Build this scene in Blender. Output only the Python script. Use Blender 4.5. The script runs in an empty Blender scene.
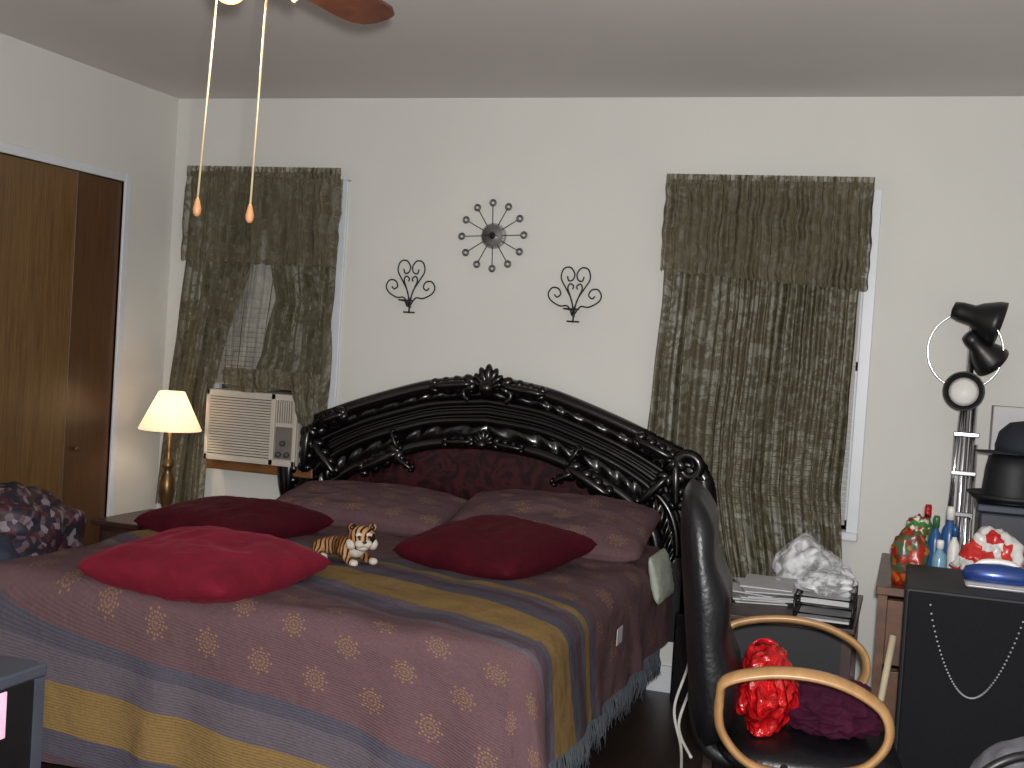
import bpy, bmesh, random
from math import *
from mathutils import Vector, Matrix, noise, Euler
random.seed(7)
D=bpy.data; C=bpy.context
try: C.scene.view_settings.view_transform='Standard'
except Exception: pass
def srgb(r,g,b):
    f=lambda c:(c/255/12.92 if c/255<=.04045 else ((c/255+.055)/1.055)**2.4)
    return (f(r),f(g),f(b),1)
# ---------------------------------------------------------------- materials
class NT:
    def __init__(s,name):
        s.m=D.materials.new(name); s.m.use_nodes=True; s.t=s.m.node_tree; s.n=s.t.nodes
        s.b=s.n['Principled BSDF']; s.o=s.n['Material Output']
    def L(s,a,b): s.t.links.new(a,b)
    def put(s,sock,v):
        if hasattr(v,'is_output'): s.L(v,sock)
        else: sock.default_value=v
    def M(s,op,a,b=0.0,c=None):
        n=s.n.new('ShaderNodeMath'); n.operation=op; s.put(n.inputs[0],a); s.put(n.inputs[1],b)
        if c is not None: s.put(n.inputs[2],c)
        return n.outputs[0]
    def tex(s,kind,coord=None,**k):
        n=s.n.new('ShaderNodeTex'+kind)
        if coord is not None: s.L(coord,n.inputs['Vector'])
        for a,b in k.items():
            if a in n.inputs: n.inputs[a].default_value=b
            else: setattr(n,a,b)
        return n
    def co(s,which='Object',scale=None):
        n=s.n.new('ShaderNodeTexCoord'); o=n.outputs[which]
        if scale is None: return o
        m=s.n.new('ShaderNodeMapping'); m.inputs['Scale'].default_value=scale; s.L(o,m.inputs['Vector']); return m.outputs[0]
    def ramp(s,fac,stops,interp='LINEAR'):
        n=s.n.new('ShaderNodeValToRGB'); cr=n.color_ramp; cr.interpolation=interp
        while len(cr.elements)<len(stops): cr.elements.new(.5)
        for e,(p,c) in zip(cr.elements,stops): e.position=p; e.color=c
        s.put(n.inputs[0],fac); return n.outputs[0]
    def mix(s,f,a,b,bt='MIX'):
        n=s.n.new('ShaderNodeMix'); n.data_type='RGBA'; n.blend_type=bt
        s.put(n.inputs[0],f); s.put(n.inputs[6],a); s.put(n.inputs[7],b); return n.outputs[2]
    def bump(s,h,st=.3,d=.01):
        n=s.n.new('ShaderNodeBump'); n.inputs['Strength'].default_value=st; n.inputs['Distance'].default_value=d
        s.put(n.inputs['Height'],h); s.L(n.outputs[0],s.b.inputs['Normal'])
    def set(s,**k):
        for a,v in k.items():
            s.put(s.b.inputs[a.replace('_',' ')],v)
        return s
def plain(name,c,rough=.5,metal=0,var=.12,scale=12,bump=0,coat=0,emis=None,es=0,alpha=1,spec=.5,trans=0):
    t=NT(name); n=t.tex('Noise',t.co(),Scale=scale,Detail=4.0)
    col=srgb(*c); a=tuple(x*(1-var) for x in col[:3])+(1,); b=tuple(min(1,x*(1+var)) for x in col[:3])+(1,)
    t.set(Base_Color=t.ramp(n.outputs[0],[(.3,a),(.7,b)]),Roughness=rough,Metallic=metal,Coat_Weight=coat,Alpha=alpha,Specular_IOR_Level=spec,Transmission_Weight=trans)
    if bump: t.bump(n.outputs[0],bump)
    if emis: t.set(Emission_Color=srgb(*emis),Emission_Strength=es)
    return t.m
def m_crinkle(name,c,rough=.25,alpha=1,sc=22,dk=.6):
    t=NT(name); v=t.tex('Voronoi',t.co(),Scale=sc); v.feature='F1'; n=t.tex('Noise',t.co(),Scale=sc*.8,Detail=3.,Distortion=1.5)
    h=t.M('ADD',v.outputs['Distance'],t.M('MULTIPLY',n.outputs[0],.8))
    col=srgb(*c); t.set(Base_Color=t.ramp(n.outputs[0],[(.35,tuple(x*dk for x in col[:3])+(1,)),(.65,col)]),Roughness=rough)
    if alpha<1: t.set(Alpha=t.ramp(n.outputs[0],[(.42,(alpha*.3,)*3+(1,)),(.6,(min(1,alpha*2.2),)*3+(1,))]))
    t.bump(h,.9,.02); return t.m
def m_wall(name,c):
    t=NT(name); n=t.tex('Noise',t.co(),Scale=1.3,Detail=5.0); n2=t.tex('Noise',t.co(),Scale=60.,Detail=3.)
    col=srgb(*c); t.set(Base_Color=t.ramp(n.outputs[0],[(.3,tuple(x*.95 for x in col[:3])+(1,)),(.7,col)]),Roughness=.75,Specular_IOR_Level=.25)
    t.bump(n2.outputs[0],.12,.004); return t.m
def m_wood(name,c1,c2,sc=(1,1,1),rough=.45,axis_scale=30):
    t=NT(name); co=t.co('Object',sc); n=t.tex('Noise',co,Scale=axis_scale,Detail=8.,Roughness=.65)
    w=t.tex('Noise',co,Scale=axis_scale*.3,Detail=3.)
    f=t.M('ADD',t.M('MULTIPLY',n.outputs[0],.65),t.M('MULTIPLY',w.outputs[0],.35))
    t.set(Base_Color=t.ramp(f,[(.36,srgb(*c1)),(.66,srgb(*c2))]),Roughness=rough); t.bump(n.outputs[0],.08,.002); return t.m
MW=m_wall('wall_paint',(207,206,201)); MC=m_wall('ceiling_paint',(208,203,202))
MT=plain('trim_paint',(205,209,214),.4,var=.03)
MDOOR=m_wood('closet_wood',(82,59,33),(120,90,52),(1,14,.5),.4,9)
MDOOR2=m_wood('closet_wood_shaded',(68,46,27),(96,66,40),(1,14,.5),.4,9)  # darker copy of the closet wood, shade of the angled panel painted in
MDESK=m_wood('desk_wood',(62,38,26),(104,66,42),(1,3,3),.4,6)
MSILL=m_wood('sill_wood',(86,54,26),(130,84,44),(1,4,4),.45,8)
MARM=m_wood('arm_wood',(140,104,64),(172,134,90),(3,1,1),.35,8)
MFLOOR=m_wood('floor_wood',(36,26,22),(58,42,34),(4,.6,1),.4,6)
MNIGHT=m_wood('nightstand_wood',(46,30,28),(72,48,42),(1,4,1),.35,6)
MBLADE=m_wood('fan_wood',(70,38,26),(108,62,42),(3,3,1),.4,8)
MBLK=plain('black_lacquer',(9,6,8),.24,var=.3,coat=.2)
MBLK2=plain('black_lacquer_flat',(8,5,7),.5,var=.3,spec=.3)
MLEATH=plain('black_leather',(12,13,17),.38,var=.3,scale=60,bump=.2,spec=.4)
MBP=plain('black_plastic',(16,16,18),.4,var=.2)
MBM=plain('black_matte',(13,14,19),.6,var=.3,scale=30)
MCHR=plain('chrome',(205,205,210),.18,1.0,var=.1)
MSIL=plain('brushed_steel',(170,170,172),.4,.5,var=.1)
MIRON=plain('wrought_iron',(26,24,24),.45,.3,var=.2)
MWHT=plain('white_plastic',(215,213,208),.4,var=.04)
MAC=plain('ac_plastic',(182,176,165),.45,var=.05)
MACD=plain('ac_dark',(60,58,56),.5)
MMATT=plain('mattress_fabric',(160,164,158),.8,scale=30,bump=.2)
MRED=m_crinkle('red_plastic',(190,20,24),.25)
MPAPER=plain('paper',(180,180,183),.6,var=.06)
MBRASS=plain('bronze',(110,84,50),.35,.7,var=.4,scale=20)
MGLASSD=plain('window_glass',(20,22,28),.1)
def m_velvet(name,c,hi,sh=.35):
    t=NT(name); n=t.tex('Noise',t.co(),Scale=7.,Detail=5.); n2=t.tex('Noise',t.co(),Scale=120.,Detail=2.)
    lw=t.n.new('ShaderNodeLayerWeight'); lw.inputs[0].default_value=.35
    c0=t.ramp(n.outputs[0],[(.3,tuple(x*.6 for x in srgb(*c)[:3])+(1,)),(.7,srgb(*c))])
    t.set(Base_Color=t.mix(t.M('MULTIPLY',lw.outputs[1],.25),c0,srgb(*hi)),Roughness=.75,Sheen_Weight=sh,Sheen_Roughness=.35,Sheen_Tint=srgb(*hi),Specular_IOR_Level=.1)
    t.bump(t.M('ADD',n.outputs[0],t.M('MULTIPLY',n2.outputs[0],.1)),.5,.035); return t.m
MVB=m_velvet('velvet_crimson',(112,22,40),(150,60,78)); MVD=m_velvet('velvet_burgundy',(68,10,24),(100,40,52),.2)
MPURP=m_velvet('plum_cloth',(58,16,38),(90,45,70),.2)
def m_curtain(name,thin=1.0):
    t=NT(name); uv=t.co('UV')
    n=t.tex('Noise',uv,Scale=10.,Detail=3.,Roughness=.6,Distortion=1.4); v=t.tex('Voronoi',uv,Scale=40.); n3=t.tex('Noise',uv,Scale=2.2,Detail=2.)
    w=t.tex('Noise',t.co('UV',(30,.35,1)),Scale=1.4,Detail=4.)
    f=t.M('ADD',n.outputs[0],t.M('MULTIPLY',t.M('SUBTRACT',v.outputs['Distance'],.4),.14))
    f=t.M('ADD',f,t.M('MULTIPLY',t.M('SUBTRACT',n3.outputs[0],.5),.25))
    motif=t.ramp(f,[(.43,(0,0,0,1)),(.52,(1,1,1,1)),(.60,(.8,.8,.8,1)),(.66,(.2,.2,.2,1))])
    col=t.mix(motif,srgb(134,130,112),srgb(102,95,74))
    fold_shade=t.ramp(w.outputs[0],[(.36,(.40,.39,.35,1)),(.50,(.85,.85,.83,1)),(.62,(1.0,1.0,1.0,1))])  # dark vertical streaks paint fold shading into the cloth colour
    col=t.mix(.85,col,fold_shade,'MULTIPLY')
    lw=t.n.new('ShaderNodeLayerWeight'); lw.inputs[0].default_value=.5
    al=t.M('ADD',t.M('MULTIPLY',motif,.28*thin),.40*thin)
    al=t.M('ADD',al,t.ramp(w.outputs[0],[(.36,(.35*thin,)*3+(1,)),(.52,(0,0,0,1))]))
    al=t.M('MINIMUM',t.M('ADD',al,t.M('MULTIPLY',lw.outputs[1],.5)),1.0)
    t.set(Base_Color=col,Roughness=.85,Alpha=al,Specular_IOR_Level=.1); t.bump(f,.15,.01); return t.m
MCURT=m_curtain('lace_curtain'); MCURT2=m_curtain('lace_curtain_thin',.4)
def m_spread(name):
    t=NT(name); uv=t.co('UV'); sp=t.n.new('ShaderNodeSeparateXYZ'); t.L(uv,sp.inputs[0]); u,v=sp.outputs[0],sp.outputs[1]
    nz=t.tex('Noise',uv,Scale=3.,Detail=3.)
    vv=t.M('ADD',v,t.M('MULTIPLY',t.M('SUBTRACT',nz.outputs[0],.5),.03))
    ma,ma2=srgb(102,77,80),srgb(86,69,77); gr,gr2=srgb(82,79,90),srgb(97,90,97); go=srgb(134,108,64)
    st=[(0,ma),(1.18,gr),(1.25,go),(1.30,gr2),(1.35,ma2),(1.41,gr),(1.50,go),(1.69,gr2),(1.75,gr),(1.80,ma2),(1.84,gr2),(1.88,ma),(2.42,gr),(2.47,gr2),(2.57,go),(2.725,gr),(2.80,ma2),(2.85,gr),(2.95,gr2)]
    base=t.ramp(t.M('DIVIDE',vv,3.2),[(a/3.2,b) for a,b in st],'CONSTANT')
    cw,chh=.19,.15
    row=t.M('FLOOR',t.M('DIVIDE',v,chh)); par=t.M('MULTIPLY',t.M('MODULO',row,2.),.5)
    fu=t.M('MULTIPLY',t.M('SUBTRACT',t.M('FRACT',t.M('ADD',t.M('DIVIDE',u,cw),par)),.5),cw)
    fv=t.M('MULTIPLY',t.M('SUBTRACT',t.M('FRACT',t.M('DIVIDE',v,chh)),.5),chh)
    r=t.M('SQRT',t.M('ADD',t.M('MULTIPLY',fu,fu),t.M('MULTIPLY',fv,fv))); th=t.M('ARCTAN2',fv,fu)
    pet=t.M('MULTIPLY',t.M('ADD',t.M('COSINE',t.M('MULTIPLY',th,8.)),1.),.5)
    lim=t.M('ADD',.034,t.M('MULTIPLY',pet,.014))
    ins=t.M('LESS_THAN',r,lim); ring=t.M('GREATER_THAN',t.M('SINE',t.M('MULTIPLY',r,520.)),-.1)
    spk=t.M('GREATER_THAN',t.M('COSINE',t.M('MULTIPLY',th,16.)),-.2)
    med=t.M('MULTIPLY',ins,t.M('MULTIPLY',ring,spk))
    inb=t.M('ADD',t.M('LESS_THAN',v,1.16),t.M('MULTIPLY',t.M('GREATER_THAN',v,1.93),t.M('LESS_THAN',v,2.40)))
    med=t.M('MULTIPLY',t.M('MULTIPLY',med,inb),.7)
    c=t.mix(med,base,srgb(154,124,78))
    fine=t.M('SINE',t.M('MULTIPLY',v,700.)); nn=t.tex('Noise',uv,Scale=90.,Detail=2.)
    c=t.mix(t.M('MULTIPLY',nn.outputs[0],.5),c,srgb(54,48,55))
    t.set(Base_Color=c,Roughness=.9,Specular_IOR_Level=.1)
    w2=t.tex('Noise',uv,Scale=9.,Detail=4.)
    t.bump(t.M('ADD',t.M('MULTIPLY',fine,.03),w2.outputs[0]),.6,.03); return t.m
MSPR=m_spread('bedspread_fabric')
def m_cells(name,cols,scale=20,rough=.6):
    t=NT(name); v=t.tex('Voronoi',t.co(),Scale=scale); n=len(cols)
    sp=t.n.new('ShaderNodeSeparateColor'); t.L(v.outputs['Color'],sp.inputs[0])
    t.set(Base_Color=t.ramp(sp.outputs[0],[(i/n,srgb(*c)) for i,c in enumerate(cols)],'CONSTANT'),Roughness=rough)
    nz=t.tex('Noise',t.co(),Scale=8.,Detail=4.); t.bump(nz.outputs[0],.4,.03); return t.m
# ---------------------------------------------------------------- geometry helpers
def link(ob,parent=None):
    C.collection.objects.link(ob)
    if parent is not None: ob.parent=parent
    return ob
def grp(name):
    e=D.objects.new(name,None); e.empty_display_size=.1; return link(e)
def mk(name,vs,fs,mat,parent=None,smooth=True,uvs=None):
    me=D.meshes.new(name); me.from_pydata([tuple(v) for v in vs],[],fs); me.update()
    if mat: me.materials.append(mat)
    for p in me.polygons: p.use_smooth=smooth
    if uvs is not None:
        ul=me.uv_layers.new(name='UVMap')
        for l in me.loops: ul.data[l.index].uv=uvs[l.vertex_index]
    return link(D.objects.new(name,me),parent)
def join_bm(name,bm,mat,parent=None,smooth=False):
    me=D.meshes.new(name); bm.to_mesh(me); bm.free()
    me.materials.append(mat)
    for p in me.polygons: p.use_smooth=smooth
    return link(D.objects.new(name,me),parent)
def boxes(name,lst,mat,parent=None,bev=0,seg=2,smooth=False,M=None):
    bm=bmesh.new()
    for x0,x1,y0,y1,z0,z1 in lst:
        r=bmesh.ops.create_cube(bm,size=1)
        for v in r['verts']: v.co=Vector(((x0+x1)/2+v.co.x*(x1-x0),(y0+y1)/2+v.co.y*(y1-y0),(z0+z1)/2+v.co.z*(z1-z0)))
    if bev: bmesh.ops.bevel(bm,geom=bm.edges[:],offset=bev,segments=seg,affect='EDGES',profile=.5)
    if M is not None: bmesh.ops.transform(bm,matrix=M,verts=bm.verts)
    return join_bm(name,bm,mat,parent,smooth)
def box(name,x0,x1,y0,y1,z0,z1,mat,parent=None,bev=0,seg=2,smooth=False,M=None):
    return boxes(name,[(x0,x1,y0,y1,z0,z1)],mat,parent,bev,seg,smooth,M)
def sweepdata(pts,r,cyc=False,n=8,flat=None):
    P=[Vector(p) for p in pts]; N=len(P); rr=r if isinstance(r,(list,tuple)) else [r]*N
    vs=[];fs=[]; up=None
    for i in range(N):
        a=P[(i-1)%N] if (cyc or i>0) else P[i]; b=P[(i+1)%N] if (cyc or i<N-1) else P[i]
        t=(b-a).normalized() if (b-a).length>1e-9 else Vector((0,0,1))
        if up is None:
            up=Vector((0,1,0)) if abs(t.y)<.9 else Vector((1,0,0))
        up=(up-t*up.dot(t)); up=up.normalized() if up.length>1e-6 else t.orthogonal().normalized()
        s=t.cross(up)
        for k in range(n):
            an=2*pi*k/n; f1,f2=(1,1) if flat is None else flat
            vs.append(P[i]+(up*cos(an)*f1+s*sin(an)*f2)*rr[i])
    for i in range(N if cyc else N-1):
        j=(i+1)%N
        for k in range(n): fs.append((i*n+k,i*n+(k+1)%n,j*n+(k+1)%n,j*n+k))
    if not cyc: fs.append(tuple(range(n))[::-1]); fs.append(tuple((N-1)*n+k for k in range(n)))
    return vs,fs
def tubes(name,lst,mat,parent=None,n=8,flat=None):
    vs=[];fs=[]
    for pts,r,*c in lst:
        a,b=sweepdata(pts,r,bool(c and c[0]),n,flat); o=len(vs); vs+=a; fs+=[tuple(i+o for i in f) for f in b]
    return mk(name,vs,fs,mat,parent)
def smoothpts(pts,k=6,cyc=False):
    P=[Vector(p) for p in pts]; N=len(P); out=[]
    for i in range(N if cyc else N-1):
        g=lambda j:P[j%N] if cyc else P[max(0,min(N-1,j))]
        a,b,c,d=g(i-1),g(i),g(i+1),g(i+2)
        for s in range(k):
            t=s/k; out.append(.5*((2*b)+(c-a)*t+(2*a-5*b+4*c-d)*t*t+(3*b-a-3*c+d)*t**3))
    if not cyc: out.append(P[-1])
    return out
def lathe(name,prof,loc,mat,parent=None,n=28,M=None,cap=True):
    vs=[];fs=[]
    for r,z in prof:
        for k in range(n): vs.append(Vector((r*cos(2*pi*k/n),r*sin(2*pi*k/n),z)))
    for i in range(len(prof)-1):
        for k in range(n): fs.append((i*n+k,i*n+(k+1)%n,(i+1)*n+(k+1)%n,(i+1)*n+k))
    if cap: fs.append(tuple(range(n))[::-1]); fs.append(tuple((len(prof)-1)*n+k for k in range(n)))
    MM=Matrix.Translation(Vector(loc))@(M if M is not None else Matrix.Identity(4))
    return mk(name,[MM@v for v in vs],fs,mat,parent)
def ellipsoids(name,lst,mat,parent=None,sub=2):
    bm=bmesh.new()
    for loc,sc,rot in lst:
        M=Matrix.Translation(Vector(loc))@Euler(rot).to_matrix().to_4x4()@Matrix.Diagonal((*sc,1))
        bmesh.ops.create_icosphere(bm,subdivisions=sub,radius=1,matrix=M)
    return join_bm(name,bm,mat,parent,True)
def lump(name,loc,sc,mat,parent=None,amp=.25,fr=2.2,seed=0,sub=5,flatz=-.5,rot=0,sq=1.0,octv=2,ridge=.35):
    bm=bmesh.new(); bmesh.ops.create_icosphere(bm,subdivisions=sub,radius=1)
    for v in bm.verts:
        d=v.co.normalized(); q=Vector([copysign(abs(c)**sq,c) for c in d])
        nz=noise.fractal(d*fr+Vector((seed*3.1,seed,0)),1.0,2.0,octv)
        rg=1-abs(noise.noise(d*fr*1.7+Vector((seed,9,seed))))*4
        q=q*(1+amp*nz+amp*ridge*rg)
        if q.z<flatz: q.z=flatz+(q.z-flatz)*.03
        v.co=q
    MM=Matrix.Translation(Vector(loc))@Matrix.Rotation(rot,4,'Z')@Matrix.Diagonal((*sc,1))
    bmesh.ops.transform(bm,matrix=MM,verts=bm.verts)
    return join_bm(name,bm,mat,parent,True)
def sqc(u,v,n=4):
    m=max(abs(u),abs(v)); 
    if m<1e-6: return 0,0
    q=(abs(u)**n+abs(v)**n)**(1/n); s=m/q; return u*s,v*s
def cushion(name,w,h,t,loc,rot,mat,pinch=.05,seed=0,uvo=None,rn=9,wr=1.0):
    N=48; vs=[];fs=[];uv=[]
    for s in (1,-1):
        for i in range(N+1):
            for j in range(N+1):
                u=-1+2*i/N; v=-1+2*j/N
                e=max(0,(1-abs(u)**2.4))*max(0,(1-abs(v)**2.4)); z=s*t/2*e**.38
                px,py=sqc(u,v,rn)
                px*=(1-pinch*(1-abs(v)**2)*abs(u)**2); py*=(1-pinch*(1-abs(u)**2)*abs(v)**2)
                nz=noise.noise(Vector((u*1.6+seed,v*1.6,seed)))*.14-abs(noise.noise(Vector((u*3+seed,v*3,seed+2))))*.16*wr
                z*=1+nz*1.3
                vs.append(Vector((px*w/2,py*h/2,z))); uv.append(((u+1)*w/2+(uvo or (0,0))[0],(v+1)*h/2+(uvo or (0,0))[1]))
    K=(N+1)**2
    for i in range(N):
        for j in range(N):
            a=i*(N+1)+j; q=(a,a+N+1,a+N+2,a+1); fs.append(q); fs.append(tuple(K+x for x in q)[::-1])
    MM=Matrix.Translation(Vector(loc))@Euler(rot).to_matrix().to_4x4()
    ob=mk(name,[MM@v for v in vs],fs,mat,None,True,uv)
    bm=bmesh.new(); bm.from_mesh(ob.data); bmesh.ops.remove_doubles(bm,verts=bm.verts,dist=.0004); bm.to_mesh(ob.data); bm.free()
    return ob
def lerp(a,b,t): return a+(b-a)*t
RX=Matrix.Rotation(pi/2,4,'X')
# ---------------------------------------------------------------- camera
p=dict(c=(3.73353,-5.51034,1.53907),yaw=.31719,pit=-.03212,rol=.06370,f=1219.546)
cam=D.cameras.new('camera'); co=D.objects.new('camera',cam); link(co); C.scene.camera=co
f=Vector((-sin(p['yaw'])*cos(p['pit']),cos(p['yaw'])*cos(p['pit']),sin(p['pit']))); r=Vector((cos(p['yaw']),sin(p['yaw']),0)); u=r.cross(f)
c,s=cos(p['rol']),sin(p['rol']); r2=c*r+s*u; u2=-s*r+c*u
co.matrix_world=Matrix(((r2.x,u2.x,-f.x,p['c'][0]),(r2.y,u2.y,-f.y,p['c'][1]),(r2.z,u2.z,-f.z,p['c'][2]),(0,0,0,1)))
cam.sensor_width=36; cam.lens=36*p['f']/1024; cam.clip_start=.05
# ---------------------------------------------------------------- room
H=2.708; XR=4.75; YF=-6.3
W1=(.26,.96,.87,2.26); W2=(2.72,3.50,.82,2.26)
boxes('wall_back',[(-.15,W1[0],0,.15,0,H),(W1[0],W1[1],0,.15,0,W1[2]),(W1[0],W1[1],0,.15,W1[3],H),(W1[1],W2[0],0,.15,0,H),
  (W2[0],W2[1],0,.15,0,W2[2]),(W2[0],W2[1],0,.15,W2[3],H),(W2[1],XR,0,.15,0,H)],MW)
CY0,CY1,CZ=-.42,-1.98,2.215
boxes('wall_left',[(-.12,0,CY0,0,0,H),(-.12,0,CY1,CY0,CZ,H),(-.12,0,YF,CY1,0,H),(-.85,-.8,CY1-.1,CY0+.1,0,2.4),(-.8,-.12,CY1-.1,CY1-.05,0,2.4),(-.8,-.12,CY0+.05,CY0+.1,0,2.4),(-.8,-.12,CY1-.05,CY0+.05,2.3,2.35)],MW)
box('wall_right',XR,XR+.1,YF,0.15,0,H,MW)
box('floor',-.9,XR+.1,YF,.15,-.1,0,MFLOOR)
box('ceiling',-.15,XR+.1,YF,.15,H,H+.1,MC)
boxes('trim_1',[(-.1,.012,CY0,CY0+.045,0,CZ+.045),(-.1,.012,CY1,CY0,CZ,CZ+.045),(-.1,.012,CY1-.045,CY1,0,CZ+.045)],MT,bev=.004)
boxes('baseboard_back',[(0,XR,-.018,0,0,.12)],MT); boxes('baseboard_left',[(0,.018,-.37,-.018,0,.12),(0,.018,YF,CY1-.05,0,.12)],MT)
g=grp('door_1')
def panel(n,y0,x0,y1,x1,mat=MDOOR):
    d=Vector((x1-x0,y1-y0,0)); L=d.length; ang=atan2(d.y,d.x)
    MM=Matrix.Translation(Vector((x0,y0,0)))@Matrix.Rotation(ang,4,'Z')
    box(n,0.001,L-.001,-.015,.015,.01,CZ-.003,mat,g,.002,1,M=MM)
panel('panel_1',CY0,-.024,-.77,-.012,MDOOR2); panel('panel_2',-.77,-.012,-1.35,-.024); panel('panel_3',-1.35,-.024,CY1,-.018)
lathe('knob',[(.006,0),(.006,.012),(.014,.018),(.016,.026),(.01,.032),(.001,.034)],(-.002,-.70,.92),MDOOR2,g,14,M=Matrix.Rotation(pi/2,4,'Y'))
for i,W in enumerate((W1,W2),1):
    g=grp('window_%d'%i); x0,x1,z0,z1=W
    boxes('frame',[(x0,x0+.04,.06,.11,z0,z1),(x1-.04,x1,.06,.11,z0,z1),(x0,x1,.06,.11,z0,z0+.04),(x0,x1,.06,.11,z1-.04,z1),(x0,x1,.06,.1,(z0+z1)/2-.02,(z0+z1)/2+.02)],MT,g)
    box('glass',x0+.02,x1-.02,.085,.09,z0+.02,z1-.02,MGLASSD,g)
    boxes('casing',[(x0-.05,x0,-.015,.06,z0-.04,z1+.05),(x1,x1+.05,-.015,.06,z0-.04,z1+.05),(x0,x1,-.015,.06,z1,z1+.05)],MT,g,.003)
    if i==1: box('sill',.37,.97,-.14,.06,z0-.05,z0-.002,MSILL,g,.006)
    else: box('sill',x0-.05,x1+.05,-.03,.06,z0-.04,z0-.002,MT,g,.006)
    vs=[];fs=[]; zz=z1-.03; zb=1.235 if i==1 else z0+.03
    while zz>zb:
        o=len(vs); vs+=[(x0+.01,.008,zz+.010),(x1-.01,.008,zz+.010),(x1-.01,.03,zz-.014),(x0+.01,.03,zz-.014)]; fs.append((o,o+1,o+2,o+3)); zz-=.025
    mk('window_blind',vs,fs,MWHT,None,False)
g=grp('air_conditioner'); ax0,ax1,ay,az0,az1=.39,.90,-.20,.873,1.225
box('housing',ax0,ax1,ay+.015,.2,az0,az1,MAC,g,.01)
boxes('face_frame',[(ax0,ax1,ay,ay+.015,az1-.03,az1),(ax0,ax1,ay,ay+.015,az0,az0+.03),(ax0,ax0+.02,ay,ay+.015,az0,az1),(.755,.78,ay,ay+.015,az0,az1),(ax1-.02,ax1,ay,ay+.015,az0,az1)],MAC,g,.003)
box('grille_back',ax0+.02,.755,ay+.010,ay+.0152,az0+.03,az1-.03,MACD,g)
boxes('grille_slats',[(ax0+.02,.755,ay+.001,ay+.012,az0+.035+k*.0135,az0+.035+k*.0135+.009) for k in range(22)],MAC,g)
boxes('outlet_vanes',[(.785+k*.0125,.790+k*.0125,ay+.002,ay+.014,az1-.14,az1-.03) for k in range(8)],MAC,g)
box('outlet_back',.78,.88,ay+.012,ay+.0155,az1-.14,az1-.03,MACD,g)
box('control_panel',.785,.878,ay+.004,ay+.015,az0+.035,az1-.16,plain('ac_panel',(105,100,94),.4),g,.003)
for kx,kz in((.81,.93),(.855,.93),(.83,.985)): lathe('control_knob',[(.014,0),(.014,.012),(.011,.016)],(kx,ay+.004,kz),MACD,g,14,M=RX)
# ---------------------------------------------------------------- curtains
def curtain(name,parent,edge,z1,z0,nf,amp,y0=-.075,seed=0,NX=150,NZ=70,scal=0,mat=None):
    vs=[];fs=[];uv=[]
    for j in range(NZ+1):
        t=j/NZ
        for i in range(NX+1):
            a=i/NX; xl,xr=edge(t); z=z1+((z0(a) if callable(z0) else z0)-z1)*t
            wv=sin(2*pi*nf*a+2.6*noise.noise(Vector((a*6,t*1.2,seed))))
            wv+=.45*sin(2*pi*nf*2.3*a+3*noise.noise(Vector((a*9+5,t*1.5,seed))))
            k=amp*(.45+.55*min(1,t*4))*(.75+.6*noise.noise(Vector((a*4,t*2,seed+4))))
            y=y0-k*wv
            x=xl+(xr-xl)*a+.005*sin(2*pi*nf*a*1.0+2)+.01*noise.noise(Vector((a*3,t*6,seed+8)))
            if scal and t>.97: z-=.012*abs(sin(a*pi*scal))
            vs.append((x,y,z)); uv.append((a*(abs(xr-xl)*1.0+.4)*1.3+seed,z))
    for j in range(NZ):
        for i in range(NX):
            q=j*(NX+1)+i; fs.append((q,q+1,q+NX+2,q+NX+1))
    return mk(name,vs,fs,mat or MCURT,parent,True,uv)
def table(tb):
    def fn(t):
        for i in range(len(tb)-1):
            if t<=tb[i+1][0]:
                q=(t-tb[i][0])/(tb[i+1][0]-tb[i][0]); return lerp(tb[i][1],tb[i+1][1],q),lerp(tb[i][2],tb[i+1][2],q)
        return tb[-1][1],tb[-1][2]
    return fn
g=grp('lace_curtain')
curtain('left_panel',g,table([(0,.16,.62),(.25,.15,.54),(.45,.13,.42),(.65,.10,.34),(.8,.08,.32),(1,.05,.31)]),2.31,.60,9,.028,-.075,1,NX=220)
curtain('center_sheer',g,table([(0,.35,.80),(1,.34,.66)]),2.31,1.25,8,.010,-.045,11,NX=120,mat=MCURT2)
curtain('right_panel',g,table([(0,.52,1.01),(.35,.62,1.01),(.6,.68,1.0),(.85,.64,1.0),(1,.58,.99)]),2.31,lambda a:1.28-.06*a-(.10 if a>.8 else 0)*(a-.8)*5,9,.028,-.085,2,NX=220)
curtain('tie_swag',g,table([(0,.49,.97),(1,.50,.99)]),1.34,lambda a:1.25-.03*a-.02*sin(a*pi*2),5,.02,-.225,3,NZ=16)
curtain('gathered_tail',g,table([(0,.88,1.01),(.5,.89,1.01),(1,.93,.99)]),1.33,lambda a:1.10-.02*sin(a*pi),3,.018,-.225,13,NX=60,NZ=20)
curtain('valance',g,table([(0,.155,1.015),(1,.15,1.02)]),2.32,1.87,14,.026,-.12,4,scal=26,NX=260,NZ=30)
curtain('header_ruffle',g,table([(0,.155,1.015),(1,.155,1.015)]),2.345,2.29,34,.012,-.12,5,NX=320,NZ=6)
tubes('rod',[([(.15,-.10,2.30),(1.02,-.10,2.30)],.008),([(.155,-.10,2.30),(.155,0,2.30)],.005),([(1.015,-.10,2.30),(1.015,0,2.30)],.005)],MWHT,g)
g=grp('lace_curtain')
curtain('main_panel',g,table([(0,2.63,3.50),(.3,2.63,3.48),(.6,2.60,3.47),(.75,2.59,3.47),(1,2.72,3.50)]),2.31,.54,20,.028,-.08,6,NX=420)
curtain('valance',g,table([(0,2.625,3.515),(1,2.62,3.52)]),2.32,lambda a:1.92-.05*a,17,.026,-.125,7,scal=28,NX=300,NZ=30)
curtain('header_ruffle',g,table([(0,2.625,3.515),(1,2.625,3.515)]),2.345,2.29,38,.012,-.12,8,NX=340,NZ=6)
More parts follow.
